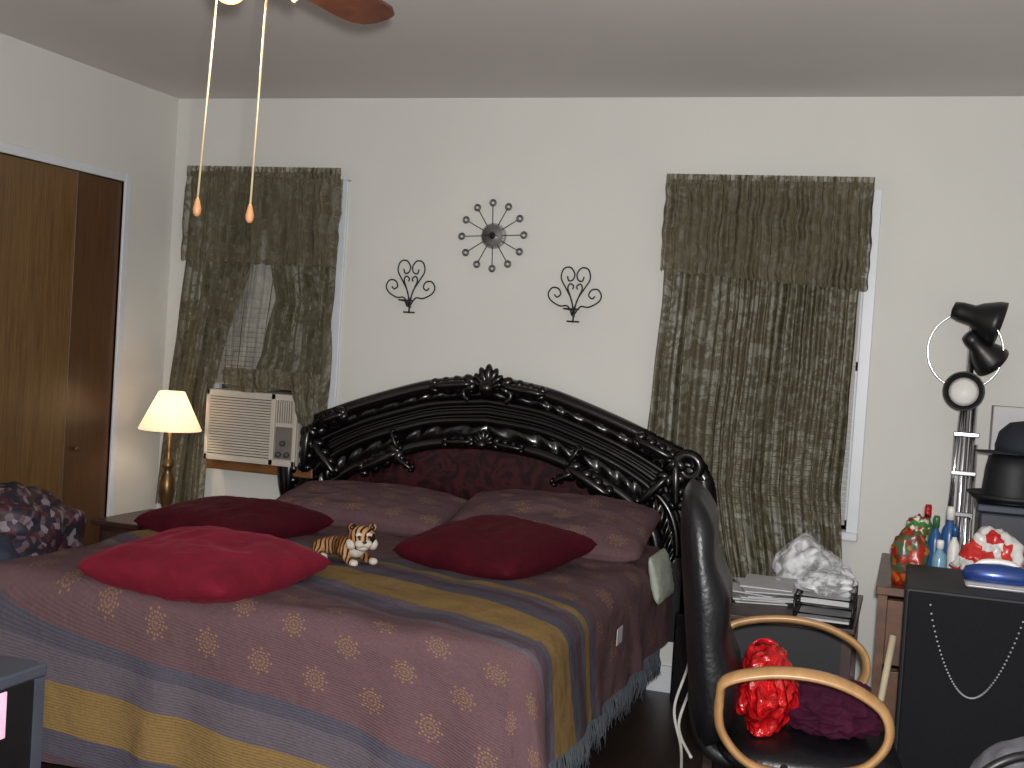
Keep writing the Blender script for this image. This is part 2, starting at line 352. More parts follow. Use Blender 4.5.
tubes('rod',[([(2.62,-.10,2.30),(3.52,-.10,2.30)],.008),([(2.63,-.10,2.30),(2.63,0,2.30)],.005),([(3.515,-.10,2.30),(3.515,0,2.30)],.005)],MWHT,g)
# ---------------------------------------------------------------- wall clock
g=grp('wall_clock'); cx,cz=1.79,2.05
sp=[];rings=[]
for k in range(12):
    a=2*pi*k/12+.05; d=Vector((cos(a),0,sin(a))); o=Vector((cx,-.03,cz))
    sp.append(([o+d*.05,o+d*.142],.0024))
    cc=o+d*.156; rings.append(([cc+Vector((cos(b)*.0125,0,sin(b)*.0125)) for b in [2*pi*q/16 for q in range(16)]],.006,True))
tubes('spokes',sp,MIRON,g,6); tubes('rings',rings,plain('clock_ring',(96,94,92),.35,.4),g,8)
lathe('body',[(.060,0),(.061,.02),(.057,.03),(.001,.031)],(cx,0,cz),MSIL,g,40,M=RX)
lathe('dial',[(.052,0),(.052,.003)],(cx,-.03,cz),plain('clock_dial',(128,126,122),.4,.2,var=.5,scale=9),g,40,M=RX)
lathe('dial_center',[(.016,0),(.016,.003),(.001,.004)],(cx,-.032,cz),MIRON,g,24,M=RX)
boxes('hands',[(cx-.046,cx+.004,-.040,-.037,cz-.002,cz+.003),(cx-.003,cx+.03,-.040,-.037,cz-.004,cz+.001)],MIRON,g)
# ---------------------------------------------------------------- sconces
def spiral(cx,cz,r0,r1,a0,a1,y=-.02,n=20):
    return [Vector((cx+lerp(r0,r1,i/n)*cos(lerp(a0,a1,i/n)),y,cz+lerp(r0,r1,i/n)*sin(lerp(a0,a1,i/n)))) for i in range(n+1)]
for sx in (1.38,2.21):
    g=grp('candle_sconce'); sz=1.79; L=[]
    for m in (-1,1):
        f2=lambda pts:[(sx+m*(q[0]),q[1],sz+q[2]) for q in pts]
        heart=smoothpts([(0,-.02,-.11),(.012,-.02,-.03),(.045,-.02,.03),(.070,-.02,.075),(.060,-.02,.118),(.028,-.02,.126),(.006,-.02,.098),(.012,-.02,.07),(.032,-.02,.064),(.040,-.02,.085)],5)
        side=smoothpts([(0,-.02,-.10),(.03,-.02,-.055),(.07,-.02,-.055),(.115,-.02,-.03),(.128,-.02,0),(.11,-.02,.028),(.08,-.02,.025),(.068,-.02,.0),(.085,-.02,-.015),(.098,-.02,-.003)],5)
        inner=smoothpts([(0,-.02,-.07),(.02,-.02,-.01),(.035,-.02,.03),(.025,-.02,.05),(.008,-.02,.04),(.012,-.02,.025)],5)
        for q in (heart,side,inner): L.append((f2(q),.0036))
    L.append(([(sx,0,sz-.1),(sx,-.05,sz-.095),(sx,-.07,sz-.075)],.004)); L.append(([(sx-.03,-.02,sz-.125),(sx+.03,-.02,sz-.125)],.004))
    L.append(([(sx,-.02,sz-.13),(sx,-.02,sz-.07)],.004))
    tubes('scrolls',L,MIRON,g,7)
    lathe('candle_cup',[(.006,-.004),(.036,0),(.040,.006),(.036,.004),(.006,.002)],(sx,-.065,sz-.072),MIRON,g,20)
# ---------------------------------------------------------------- bed
bed=grp('bed'); BX=1.85
ZO=[(0,1.355),(.24,1.325),(.4,1.285),(.64,1.205),(.83,1.13),(.96,1.07),(1.04,.99),(1.065,.87)]
ZI=[(0,1.07),(.24,1.05),(.42,1.0),(.6,.93),(.74,.84),(.82,.74),(.85,.62),(.86,.5)]
def arcpts(t,y,m,k=6):
    a=[]
    for (x1,z1),(x2,z2) in zip(ZO,ZI): a.append((BX+m*lerp(x1,x2,t),y,lerp(z1,z2,t)))
    return smoothpts(a,k)
def fullarc(t,y,k=6): 
    R=arcpts(t,y,1,k); Lf=arcpts(t,y,-1,k); return Lf[::-1]+R[1:]
fa=fullarc(0.03,-.05); n=len(fa); vs=[];fs=[]
for yy in (-.03,-.085):
    for q in fa: vs.append((q.x,yy,q.z-.01))
    for q in fa: vs.append((q.x,yy,.25))
for i in range(n-1):
    fs.append((n+i,n+i+1,i+1,i)); fs.append((2*n+i,2*n+i+1,3*n+i+1,3*n+i)); fs.append((i,i+1,2*n+i+1,2*n+i))
fs.append((0,2*n,3*n,n)); fs.append((n-1,2*n-1,4*n-1,3*n-1))
mk('headboard_panel',vs,fs,MBLK2,bed,False)
t=NT('maroon_inlay'); w=t.tex('Noise',t.co('Object',(1,1,1)),Scale=11.,Distortion=2.5,Detail=3.)
t.set(Base_Color=t.ramp(w.outputs[0],[(.42,srgb(26,8,11)),(.58,srgb(56,18,23))]),Roughness=.35,Specular_IOR_Level=.3)
ia=fullarc(1.0,-.1); n=len(ia); vs=[(q.x,-.092,q.z) for q in ia]+[(q.x,-.092,.42) for q in ia]
mk('headboard_inlay',vs,[(i,i+1,n+i+1,n+i) for i in range(n-1)],t.m,bed,False)
tubes('headboard_rails',[(fullarc(0,-.10),.036),(fullarc(.31,-.118),.016),(fullarc(.62,-.118),.018),(fullarc(1.0,-.115),.030)],MBLK,bed,12)
def band(t0,t1,y,bul,flute,nfl,slant,ridges,NA=28):
    ring=[fullarc(lerp(t0,t1,j/NA),0,60) for j in range(NA+1)]; n=len(ring[0]); vs=[];fs=[]
    cumx=[abs(i-(n-1)/2) for i in range(n)]
    for j in range(NA+1):
        s=j/NA
        for i in range(n):
            q=ring[j][i]; ph=cumx[i]*nfl/n*2*pi-s*slant
            rel=bul*sin(pi*s)**.6+flute*(.5+.5*sin(ph))*sin(pi*s)+(.005*abs(sin(pi*ridges*s)) if ridges else 0)
            vs.append((q.x,y-rel,q.z))
    for j in range(NA):
        for i in range(n-1):
            a=j*n+i; fs.append((a,a+1,a+n+1,a+n))
    return vs,fs
V0=[];F0=[]
for args in ((.05,.30,-.088,.024,.010,30,2.2,0),(.32,.61,-.088,.024,.0,22,2.2,4),(.64,.97,-.088,.016,.012,26,3.0,0)):
    a,b=band(*args); o=len(V0); V0+=a; F0+=[tuple(x+o for x in q) for q in b]
mk('headboard_bands',V0,F0,MBLK,bed)
orn=[];sc=[]
def shell(cx,cz,R,y,n=7,spread=1.25):
    for k in range(n):
        a=pi/2+lerp(-spread,spread,k/(n-1)); rr=R*(1-.25*abs(k/(n-1)-.5)*2)
        orn.append(((cx+cos(a)*rr*.5,y-.01,cz+sin(a)*rr*.5),(rr*.2,rr*.22,rr*.5),(0,pi/2-a,0)))
    orn.append(((cx,y-.03,cz),(R*.34,R*.3,R*.34),(0,0,0)))
def leaf(cx,cz,L,ang,y):
    d=Vector((cos(ang),0,sin(ang)))
    for k in range(4):
        for sgn in (-1,1):
            q=Vector((cx,y,cz))+d*L*(k/4)
            a2=ang+sgn*.75
            orn.append(((q.x+cos(a2)*L*.10,y,q.z+sin(a2)*L*.10),(L*.16*(1-k*.15),.024,L*.11),(0,-a2,0)))
    q=Vector((cx,y-.012,cz))+d*L*.45; orn.append(((q.x,q.y,q.z),(L*.5,.026,L*.10),(0,-ang,0)))
shell(BX,1.33,.115,-.12)
for m in (-1,1):
    leaf(BX+m*.07,1.345,.24,(-.13 if m>0 else pi+.13),-.13)
    sc.append((spiral(BX+m*.09,1.305,.036,.008,-pi/2,-pi/2+m*4.5,-.135),.013))
shell(BX,1.065,.075,-.14)
for m in (-1,1):
    leaf(BX+m*.05,1.075,.17,(-.1 if m>0 else pi+.1),-.14)
    leaf(BX+m*.42,.995,.26,(-.5 if m>0 else pi+.5),-.145); leaf(BX+m*.42,1.0,.12,(1.1 if m>0 else pi-1.1),-.14); leaf(BX+m*.45,.98,.14,(-2.6 if m>0 else pi+2.6),-.14)
    sc.append((spiral(BX+m*.965,1.04,.070,.012,(pi if m>0 else 0),(pi if m>0 else 0)-m*8.5,-.13,40),[lerp(.030,.016,i/40) for i in range(41)]))
    leaf(BX+m*.91,1.07,.24,(-1.5 if m>0 else pi+1.5),-.14); leaf(BX+m*.72,1.155,.22,(-.4 if m>0 else pi+.4),-.14); leaf(BX+m*.88,1.0,.22,(-2.3 if m>0 else pi+2.3),-.14)
    leaf(BX+m*1.01,.94,.24,-1.6 if m>0 else -1.54,-.13)
    orn.append(((BX+m*.965,-.10,1.02),(.09,.035,.085),(0,0,0)))
    sc.append((smoothpts([(BX+m*1.03,-.11,1.0),(BX+m*1.045,-.11,.9),(BX+m*1.03,-.11,.78),(BX+m*1.0,-.11,.66),(BX+m*1.01,-.11,.5),(BX+m*1.01,-.11,.05)],6),.046))
ellipsoids('headboard_carving',orn,MBLK,bed,2); tubes('headboard_scrolls',sc,MBLK,bed,10)
boxes('feet',[(BX+m*1.0-.045,BX+m*1.0+.045,-.16,-.03,0,.4) for m in (-1,1)],MBLK,bed,.008)
MX=1.77
boxes('side_rails',[(MX-.90,MX-.86,-2.05,-.12,.2,.38),(MX+.86,MX+.90,-2.05,-.12,.2,.38),(MX-.90,MX+.90,-2.09,-2.05,.2,.38)],MBLK,bed,.006)
boxes('rear_feet',[(MX+m*.8-.04,MX+m*.8+.04,-2.05,-1.97,0,.21) for m in (-1,1)],MBLK,bed,.006)
box('mattress',MX-.89,MX+.89,-2.08,-.16,.385,.64,MMATT,bed,.05,4,True)
# ---------------------------------------------------------------- bedspread
EX0,EX1,EY=.83,2.69,2.12
ZT=.685
def spread(cx,cs):
    dxr=cx-EX1; dxl=EX0-cx; ds=cs-EY
    dx=max(0,dxr,dxl); sg=1 if dxr>dxl else -1
    ds=max(0,ds); ex=min(max(cx,EX0),EX1); es=min(cs,EY)
    d=hypot(dx,ds) if (dx>0 and ds>0) else dx+ds
    nz=noise.noise(Vector((cx*2.2,cs*2.2,3)))*.026+noise.noise(Vector((cx*6,cs*6,7)))*.010
    z=ZT+nz*(1 if d<.05 else .3)
    if d>0:
        R=.09; an=min(pi/2,d/R); out=R*sin(an); down=R*(1-cos(an))
        if d>R*pi/2: 
            ex2=d-R*pi/2; down+=ex2*.985; out+=ex2*.10
            along=cs if dx>ds else cx
            fold=noise.noise(Vector((along*4.5,1.7 if dx>ds else 5.1,d*.8)))*.6+.4*sin(along*17+noise.noise(Vector((along*2,0,0)))*4)
            out+=min(1,ex2/.35)*.035*fold
            if dx>0 and ds>0: out+=.05*sin(2*atan2(ds,dx))*min(1,ex2/.3)
        if dx>0 and ds>0: vx,vs_=dx/hypot(dx,ds),ds/hypot(dx,ds)
        elif dx>0: vx,vs_=1,0
        else: vx,vs_=0,1
        ex+=sg*vx*out; es+=vs_*out; z-=down
    if z<.012: z=.012+.002*noise.noise(Vector((cx*9,cs*9,0)))
    return Vector((ex,-es,z))
def vcoord(cx,cs):
    xx=min(cx,EX1); qd=.14*max(0,xx-1.9)**2
    gT=.34*(xx-1.85)+qd; gF=.105*(xx-1.85)+1.3*qd
    k=min(1,max(0,(cs-.3)/1.2)); b=min(1,max(0,(cs-1.95)/.5)); b=b*b*(3-2*b)
    return cs-(gT*k*(1-b)+gF*b)
NX,NY=190,190; vs=[];fs=[];uv=[]
X0,X1=EX0-.42,EX1+.42; S0,S1=.17,EY+.64
for j in range(NY+1):
    for i in range(NX+1):
        cx=lerp(X0,X1,i/NX); cs=lerp(S0,S1,j/NY); vs.append(spread(cx,cs)); uv.append((cx,vcoord(cx,cs)))
for j in range(NY):
    for i in range(NX):
        q=j*(NX+1)+i; fs.append((q,q+NX+1,q+NX+2,q+1))
spr=grp('bedspread'); mk('cloth',vs,fs,MSPR,spr,True,uv)
fr=[]
for i in range(420):
    cs=lerp(S0+.35,S1,i/419); q=spread(X1,cs)
    if q.z>.10: fr.append(([q,q+Vector((.006+random.uniform(-.012,.012),random.uniform(-.012,.012),-.05)),q+Vector((random.uniform(-.02,.02),random.uniform(-.015,.015),-.095-random.random()*.02))],[.0022,.0028,.0012]))
tubes('fringe',fr,plain('fringe_thread',(62,68,74),.8),spr,4)
q=spread(EX1+.22,1.22); box('label_tag',q.x+.004,q.x+.007,-1.26,-1.18,q.z-.03,q.z+.03,MPAPER,spr,.001,1)
# ---------------------------------------------------------------- pillows & cushions
cushion('pillow',.90,.46,.17,(1.40,-.40,.750),(radians(12),0,radians(-2)),MSPR,.04,1,(.1,.15))
cushion('pillow',.90,.56,.19,(2.29,-.43,.768),(radians(15),0,radians(1)),MSPR,.04,5,(1.1,.15))
cushion('bare_pillow',.20,.34,.06,(2.795,-.50,.62),(0,radians(76),0),plain('pillowcase',(150,156,146),.8,scale=20,bump=.2),.04,3)
cushion('throw_cushion',.62,.60,.20,(1.52,-1.93,.735),(radians(2),0,radians(-8)),MVB,.03,2,rn=24)
cushion('throw_cushion',.60,.60,.17,(1.08,-1.02,.728),(radians(2),0,radians(-13)),MVD,.03,6,rn=24)
cushion('throw_cushion',.60,.56,.18,(2.24,-1.04,.752),(radians(7),0,radians(-22)),MVD,.03,9,rn=24)
# ---------------------------------------------------------------- tiger plush
t=NT('tiger_fur'); wv=t.tex('Wave',t.co('Object',(1,1,1)),Scale=17.,Distortion=5.,Detail=2.); wv.bands_direction='X'
nz=t.tex('Noise',t.co(),Scale=9.); base=t.ramp(nz.outputs[0],[(.42,srgb(128,82,42)),(.58,srgb(176,136,96))])
t.set(Base_Color=t.mix(t.ramp(wv.outputs['Fac'],[(.25,(1,1,1,1)),(.36,(0,0,0,1))]),base,srgb(36,24,18)),Roughness=.9,Specular_IOR_Level=.1); MTG=t.m
MTW=plain('plush_white',(190,182,170),.9,scale=80,bump=.3)
g=grp('tiger_plush')
def skin(name,verts,edges,rad,mat,parent,MM):
    me=D.meshes.new(name); me.from_pydata([tuple(v) for v in verts],edges,[]); ob=link(D.objects.new(name,me))
    ob.modifiers.new('s','SKIN')
    for i,q in enumerate(rad): me.skin_vertices[0].data[i].radius=(q,q)
    me.skin_vertices[0].data[0].use_root=True
    sb=ob.modifiers.new('ss','SUBSURF'); sb.levels=2; sb.render_levels=2
    C.view_layer.update(); dg=C.evaluated_depsgraph_get()
    m2=D.meshes.new_from_object(ob.evaluated_get(dg)); D.objects.remove(ob)
    m2.transform(MM); m2.materials.clear(); m2.materials.append(mat)
    for q in m2.polygons: q.use_smooth=True
    o2=D.objects.new(name,m2); return link(o2,parent)
TS=1.12
TM=Matrix.Translation((1.735,-1.34,.687))@Matrix.Rotation(radians(-28),4,'Z')@Matrix.Scale(TS,4)
V=[(-.10,0,.036),(-.05,0,.046),(0,0,.047),(.045,0,.055),(.075,0,.070)]
E=[(0,1),(1,2),(2,3),(3,4)]; Rr=[.032,.036,.034,.033,.03]
def add(pv,ch,rd):
    last=pv
    for q,rr in zip(ch,rd): V.append(q);Rr.append(rr);E.append((last,len(V)-1));last=len(V)-1
add(3,[(.06,-.035,.033),(.085,-.038,.014),(.115,-.04,.012)],[.018,.014,.014])
add(3,[(.06,.035,.033),(.085,.038,.014),(.115,.04,.012)],[.018,.014,.014])
add(0,[(-.085,-.042,.030),(-.06,-.055,.014),(-.03,-.06,.012)],[.024,.015,.013])
add(0,[(-.085,.042,.030),(-.06,.055,.014),(-.03,.06,.012)],[.024,.015,.013])
add(0,[(-.135,.01,.028),(-.165,.03,.018),(-.18,.06,.014)],[.012,.009,.008])
skin('body',V,E,Rr,MTG,g,TM)
def tp(q): return tuple(TM@Vector(q))
rz=radians(-28)-radians(25)
HM=TM@Matrix.Translation((.10,0,.090))@Matrix.Rotation(radians(-25),4,'Z')
def hp(q): return tuple(HM@Vector(q))
def es_(lst): return [(l,tuple(x*TS for x in s_),r_) for l,s_,r_ in lst]
ellipsoids('head',es_([(hp((0,0,0)),(.042,.048,.042),(0,0,rz)),(hp((-.005,.034,.035)),(.009,.015,.014),(.3,0,rz)),(hp((-.005,-.034,.035)),(.009,.015,.014),(-.3,0,rz))]),MTG,g,3)
ellipsoids('muzzle',es_([(hp((.033,.012,-.014)),(.018,.017,.014),(0,0,rz)),(hp((.033,-.012,-.014)),(.018,.017,.014),(0,0,rz)),(hp((.022,0,-.026)),(.02,.022,.014),(0,0,rz)),
  (hp((.008,.036,-.018)),(.022,.018,.02),(0,0,rz)),(hp((.008,-.036,-.018)),(.022,.018,.02),(0,0,rz)),(hp((.034,.017,.016)),(.008,.011,.008),(0,0,rz)),(hp((.034,-.017,.016)),(.008,.011,.008),(0,0,rz)),
  (tp((.075,0,.05)),(.028,.03,.03),(0,0,rz)),(tp((.118,-.04,.012)),(.016,.015,.012),(0,0,rz)),(tp((.118,.04,.012)),(.016,.015,.012),(0,0,rz)),(tp((-.025,-.06,.012)),(.016,.014,.012),(0,0,rz))]),MTW,g,3)
ellipsoids('eyes_nose',es_([(hp((.0405,.017,.010)),(.005,.006,.006),(0,0,rz)),(hp((.0405,-.017,.010)),(.005,.006,.006),(0,0,rz)),(hp((.051,0,-.006)),(.005,.008,.005),(0,0,rz)),
  (hp((.001,.034,.035)),(.006,.009,.009),(.3,0,rz)),(hp((.001,-.034,.035)),(.006,.009,.009),(-.3,0,rz))]),MBP,g,2)
# ---------------------------------------------------------------- nightstand + lamp
g=grp('nightstand')
box('top',.06,.62,-.62,-.14,.555,.58,MNIGHT,g,.006); box('body',.09,.59,-.59,-.15,.08,.555,MNIGHT,g,.004)
boxes('drawers',[(.11,.57,-.605,-.59,.33,.53),(.11,.57,-.605,-.59,.11,.31)],MNIGHT,g,.004)
for z in (.43,.21): lathe('pull',[(.006,0),(.006,.012),(.014,.02),(.001,.026)],(.34,-.605,z),MBRASS,g,14,M=RX)
boxes('legs',[(a,a+.04,b,b+.04,0,.08) for a in (.09,.55) for b in (-.59,-.19)],MNIGHT,g)
g=grp('table_lamp'); lx,ly=.29,-.35
lathe('base',[(.055,.0),(.058,.012),(.045,.02),(.025,.03),(.018,.05),(.024,.07),(.036,.10),(.042,.14),(.038,.18),(.028,.215),(.02,.235),(.026,.25),(.032,.265),(.022,.28),(.013,.295),(.02,.315),(.013,.33),(.01,.40),(.01,.43)],(lx,ly,.58),MBRASS,g)
t=NT('lamp_shade'); t.set(Base_Color=srgb(240,230,212),Roughness=.8,Emission_Color=srgb(255,232,196),Emission_Strength=.7); MSH=t.m
tr=t.n.new('ShaderNodeBsdfTranslucent'); tr.inputs[0].default_value=srgb(250,236,215); ms=t.n.new('ShaderNodeMixShader'); ms.inputs[0].default_value=.4
t.L(t.b.outputs[0],ms.inputs[1]); t.L(tr.outputs[0],ms.inputs[2]); t.L(ms.outputs[0],t.o.inputs[0])
lathe('shade',[(.150,0),(.152,.004),(.062,.19),(.06,.19),(.148,.004)],(lx,ly,1.015),MSH,g,36,cap=False)
tubes('harp',[([(lx,ly,1.0),(lx+.03,ly,1.06),(lx+.02,ly,1.16),(lx,ly,1.185)],.002),([(lx-.06,ly,1.2),(lx+.06,ly,1.2)],.0018),([(lx,ly-.06,1.2),(lx,ly+.06,1.2)],.0018)],MBRASS,g,6)
ellipsoids('bulb',[((lx,ly,1.09),(.028,.028,.038),(0,0,0))],plain('bulb_glow',(255,235,200),.4,emis=(255,224,180),es=4),g)
pl=D.lights.new('lamp_light','POINT'); pl.energy=2.2; pl.color=(1,.85,.66); pl.shadow_soft_size=.03; po=D.objects.new('lamp_light',pl); po.location=(lx,ly,1.145); link(po,g)
# ---------------------------------------------------------------- laundry at left
g=grp('laundry_pile')
lump('patterned_quilt',(.28,-1.40,.52),(.21,.40,.30),m_cells('quilt_pattern',[(34,28,40),(90,72,80),(50,26,34),(120,110,118),(28,28,44),(74,34,42)],40),g,.16,1.6,3,5,-.9)
lump('blue_clothes',(.34,-1.75,.36),(.28,.34,.30),plain('denim',(40,46,62),.8,scale=30),g,.2,2,5,5,-.9)
box('hamper',.07,.58,-1.95,-1.05,0,.32,plain('hamper_plastic',(60,58,62),.6),g,.03,3)
# ---------------------------------------------------------------- ceiling fan
g=grp('ceiling_fan'); fx,fy=2.34,-3.25
lathe('canopy',[(.0,.0),(.07,0),(.065,-.05),(.02,-.07),(.012,-.075),(.012,-.20),(.05,-.215),(.10,-.23),(.115,-.27),(.11,-.33),(.07,-.36),(.05,-.375),(.05,-.40),(.03,-.41),(.001,-.41)],(fx,fy,H),MBRASS,g,cap=False)
for k in range(5):
    a=radians(84+72*k); MM=Matrix.Translation((fx,fy,2.335))@Matrix.Rotation(a,4,'Z')@Matrix.Rotation(radians(-12),4,'X')
    out=[(.16,-.045),(.20,-.055),(.45,-.064),(.52,-.06),(.555,-.045),(.57,-.018),(.57,.018),(.555,.045),(.52,.06),(.45,.064),(.20,.055),(.16,.045)]
    n=len(out); vs=[MM@Vector((x,y,z)) for z in (-.004,.004) for x,y in out]
    fs=[tuple(range(n))[::-1],tuple(range(n,2*n))]+[(i,(i+1)%n,n+(i+1)%n,n+i) for i in range(n)]
    mk('blade_%d'%(k+1),vs,fs,MBLADE,g,False)
    tubes('bracket_%d'%(k+1),[([MM@Vector((.08,0,.0)),MM@Vector((.14,0,.0)),MM@Vector((.22,0,-.006))],.012)],MBRASS,g)
MG=plain('frosted_glass',(250,225,160),.4,emis=(255,210,110),es=.9)
for k in range(4):
    a=radians(45+90*k); MM=Matrix.Rotation(a,4,'Z')@Matrix.Rotation(radians(100),4,'Y')
    lathe('tulip_shade',[(.018,0),(.028,.012),(.036,.038),(.035,.06),(.042,.075),(.039,.075),(.032,.06),(.033,.038),(.016,.005)],(fx+cos(a)*.05,fy+sin(a)*.05,2.295),MG,g,20,M=MM,cap=False)
MCH=plain('beaded_chain',(176,160,126),.4,.2)
for cx,zt,tx in ((2.262,1.775,.022),(2.39,1.765,.012)):
    tubes('pull_chain',[([(cx+tx,fy,2.29),(cx,fy,zt+.03)],.0024)],MCH,g,6)
    lathe('pull_knob',[(.003,.034),(.005,.028),(.009,.01),(.008,.0),(.004,-.006)],(cx,fy,zt),plain('pull_wood',(160,108,70),.5),g,12)
fl=D.lights.new('fan_light','POINT'); fl.energy=8; fl.color=(1,.91,.80); fl.shadow_soft_size=.08; fo=D.objects.new('fan_light',fl); fo.location=(fx,fy,2.17); link(fo,g)
# ---------------------------------------------------------------- office chair
g=grp('office_chair'); oy=-1.97
def pad(name,fn,mat,N=28,Mn=28,parent=g):
    vs=[];fs=[]
    for sgn in (1,-1):
        for i in range(N+1):
            for j in range(Mn+1): vs.append(fn(-1+2*i/N,-1+2*j/Mn,sgn))
    K=(N+1)*(Mn+1)
    for i in range(N):
        for j in range(Mn):
            a=i*(Mn+1)+j; q=(a,a+Mn+1,a+Mn+2,a+1); fs.append(q); fs.append(tuple(K+x for x in q)[::-1])
    ob=mk(name,vs,fs,mat,parent); bm=bmesh.new(); bm.from_mesh(ob.data); bmesh.ops.remove_doubles(bm,verts=bm.verts,dist=.0005); bmesh.ops.recalc_face_normals(bm,faces=bm.faces); bm.to_mesh(ob.data); bm.free(); return ob
def back(u,v,s):
    a,b=sqc(u,v); e=(max(0,1-max(abs(u),abs(v))**4))**.5
    z=.815+b*.365; x=3.185-.045*b+.03*a*a; ft=(.06+.06*(1-b)/2+.012*sin(b*10))*e if s>0 else -.035*e
    return Vector((x+ft,oy+a*.25,z))
pad('backrest',back,MLEATH)
def seat(u,v,s):
    a,b=sqc(u,v); e=(max(0,1-max(abs(u),abs(v))**3))**.5
    return Vector((3.52+a*.25,oy+b*.255,.455+(.055 if s>0 else -.05)*e))
pad('seat',seat,MLEATH)
for sy,nm in ((-.335,'arm_near'),(.335,'arm_far')):
    P=smoothpts([(3.27,oy+sy*.95,.65),(3.29,oy+sy,.705),(3.42,oy+sy,.738),(3.56,oy+sy,.73),(3.675,oy+sy,.675),(3.70,oy+sy,.595),(3.65,oy+sy,.52),(3.56,oy+sy*.95,.485),(3.45,oy+sy*.9,.465),(3.35,oy+sy*.92,.485),(3.28,oy+sy*.93,.56)],6,True)
    a,b=sweepdata(P,1,True,10,(.026,.012)); mk(nm,a,b,MARM,g)
tubes('arm_brackets',[([(3.45,oy-.33,.46),(3.45,oy+.33,.46)],.012)],MBP,g)
tubes('column',[([(3.50,oy,.41),(3.50,oy,.12)],.028)],MBP,g,12)
bs=[];cs=[]
for k in range(5):
    a=2*pi*k/5+.3; bs.append(([(3.5,oy,.13),(3.5+cos(a)*.15,oy+sin(a)*.15,.115),(3.5+cos(a)*.28,oy+sin(a)*.28,.075)],[.03,.025,.018])); cs.append(((3.5+cos(a)*.28,oy+sin(a)*.28,.03),(.03,.018,.03),(0,0,a)))
tubes('star_base',bs,MBP,g); ellipsoids('casters',cs,MBP,g)
tubes('back_bracket',[(smoothpts([(3.5,oy,.40),(3.30,oy,.39),(3.22,oy,.46),(3.20,oy,.62)],5),.028)],MBP,g)
cc=Vector((3.45,oy,0)); g.matrix_world=Matrix.Translation(cc)@Matrix.Rotation(radians(7),4,'Z')@Matrix.Translation(-cc)
g=grp('shopping_bag')
lump('bag',(3.40,-2.00,.60),(.085,.16,.125),MRED,g,.32,1.5,4,5,-.75,octv=3,ridge=.15)
tubes('handles',[(smoothpts([(3.36,-1.98,.68),(3.35,-1.97,.72),(3.38,-1.95,.735),(3.42,-1.95,.715),(3.43,-1.97,.67)],6),.014),(smoothpts([(3.38,-2.05,.67),(3.40,-2.09,.70),(3.44,-2.12,.67),(3.46,-2.13,.60)],6),.014)],MRED,g,6,(1,.35))
lump('plum_sweater',(3.58,-1.93,.565),(.14,.17,.07),MPURP,None,.22,2.0,8,5,-.8,octv=3,ridge=.4)
# ---------------------------------------------------------------- small table with papers by the window
g=grp('side_table'); box('top',3.08,3.60,-1.0,-.28,.58,.60,MNIGHT,g,.004)
boxes('legs',[(a,a+.035,b,b+.035,0,.58) for a in (3.09,3.555) for b in (-.99,-.33)],MNIGHT,g); box('shelf',3.10,3.585,-.96,-.32,.25,.27,MNIGHT,g); boxes('apron',[(3.10,3.58,-.985,-.97,.40,.58)],MBM,g)
g=grp('paper_stack')
for k in range(9):
    a=random.uniform(-.4,.4); MM=Matrix.Translation((3.22+random.uniform(-.03,.03),-.62+random.uniform(-.03,.03),.602+k*.007))@Matrix.Rotation(a,4,'Z'); box('sheet_%d'%k,-.10,.10,-.14,.14,0,.005,MPAPER,g,M=MM)
g=grp('letter_tray'); L=[]
for z in (.605,.665):
    L+=[([(3.38,-.98,z),(3.585,-.98,z),(3.585,-.64,z),(3.38,-.64,z)],.004,True),([(3.38,-.98,z+.03),(3.585,-.98,z+.03),(3.585,-.64,z+.03),(3.38,-.64,z+.03)],.004,True)]
    L+=[([(3.38,-.98+.05*k,z),(3.585,-.98+.05*k,z)],.002) for k in range(7)]
for x in (3.38,3.585):
    for y in (-.98,-.64): L.append(([(x,y,.60),(x,y,.70)],.004))
tubes('wire',L,MBP,g,6)
boxes('papers',[(3.39,3.575,-.97,-.66,.61,.618),(3.40,3.57,-.96,-.66,.67,.688)],MPAPER,g)
MBAG=m_crinkle('clear_plastic',(238,240,244),.18,.40,11,.8)
lump('plastic_bag',(3.37,-.45,.70),(.13,.12,.125),MBAG,None,.30,1.3,11,5,-.8,octv=2,ridge=.1)
lump('plastic_bag',(3.48,-.82,.725),(.10,.12,.045),MBAG,None,.30,1.5,14,5,-.8,octv=2,ridge=.1)
lump('plastic_bag',(3.49,-.42,.66),(.08,.09,.075),MBAG,None,.30,1.5,17,5,-.8,octv=2,ridge=.1)
# ---------------------------------------------------------------- desk
g=grp('desk'); box('top',3.66,4.6,-1.05,-.22,.745,.775,MDESK,g,.004); box('left_side',3.67,3.70,-1.03,-.24,0,.745,MDESK,g); box('right_side',4.56,4.59,-1.03,-.24,0,.745,MDESK,g)
box('back_board',3.70,4.56,-.27,-.25,.2,.745,MDESK,g); boxes('drawer_fronts',[(3.70,4.0,-1.04,-1.02,.5,.73),(3.70,4.0,-1.04,-1.02,.26,.48),(3.70,4.0,-1.04,-1.02,.04,.24)],MDESK,g,.004)
tubes('rolled_paper',[([(3.66,-1.22,.012),(3.73,-1.10,.62)],.012)],plain('cream_paper',(190,180,150),.6),None,12)
g=grp('speaker_cabinet'); box('cabinet',3.755,4.19,-1.60,-1.10,0.0,.875,MBM,g,.008)
t=NT('speaker_cloth'); vo=t.tex('Voronoi',t.co(),Scale=260.); t.set(Base_Color=t.ramp(vo.outputs[0],[(.2,srgb(5,5,8)),(.6,srgb(15,16,22))]),Roughness=.8,Specular_IOR_Level=.2)
box('grille',3.765,4.18,-1.612,-1.60,.03,.868,t.m,g,.006)
bd=[]
for i in range(60):
    a=i/59; bd.append(((3.83+.27*a,-1.620,.835-.28*sin(pi*a)**.8+.03*a),(.0036,.0036,.0036),(0,0,0)))
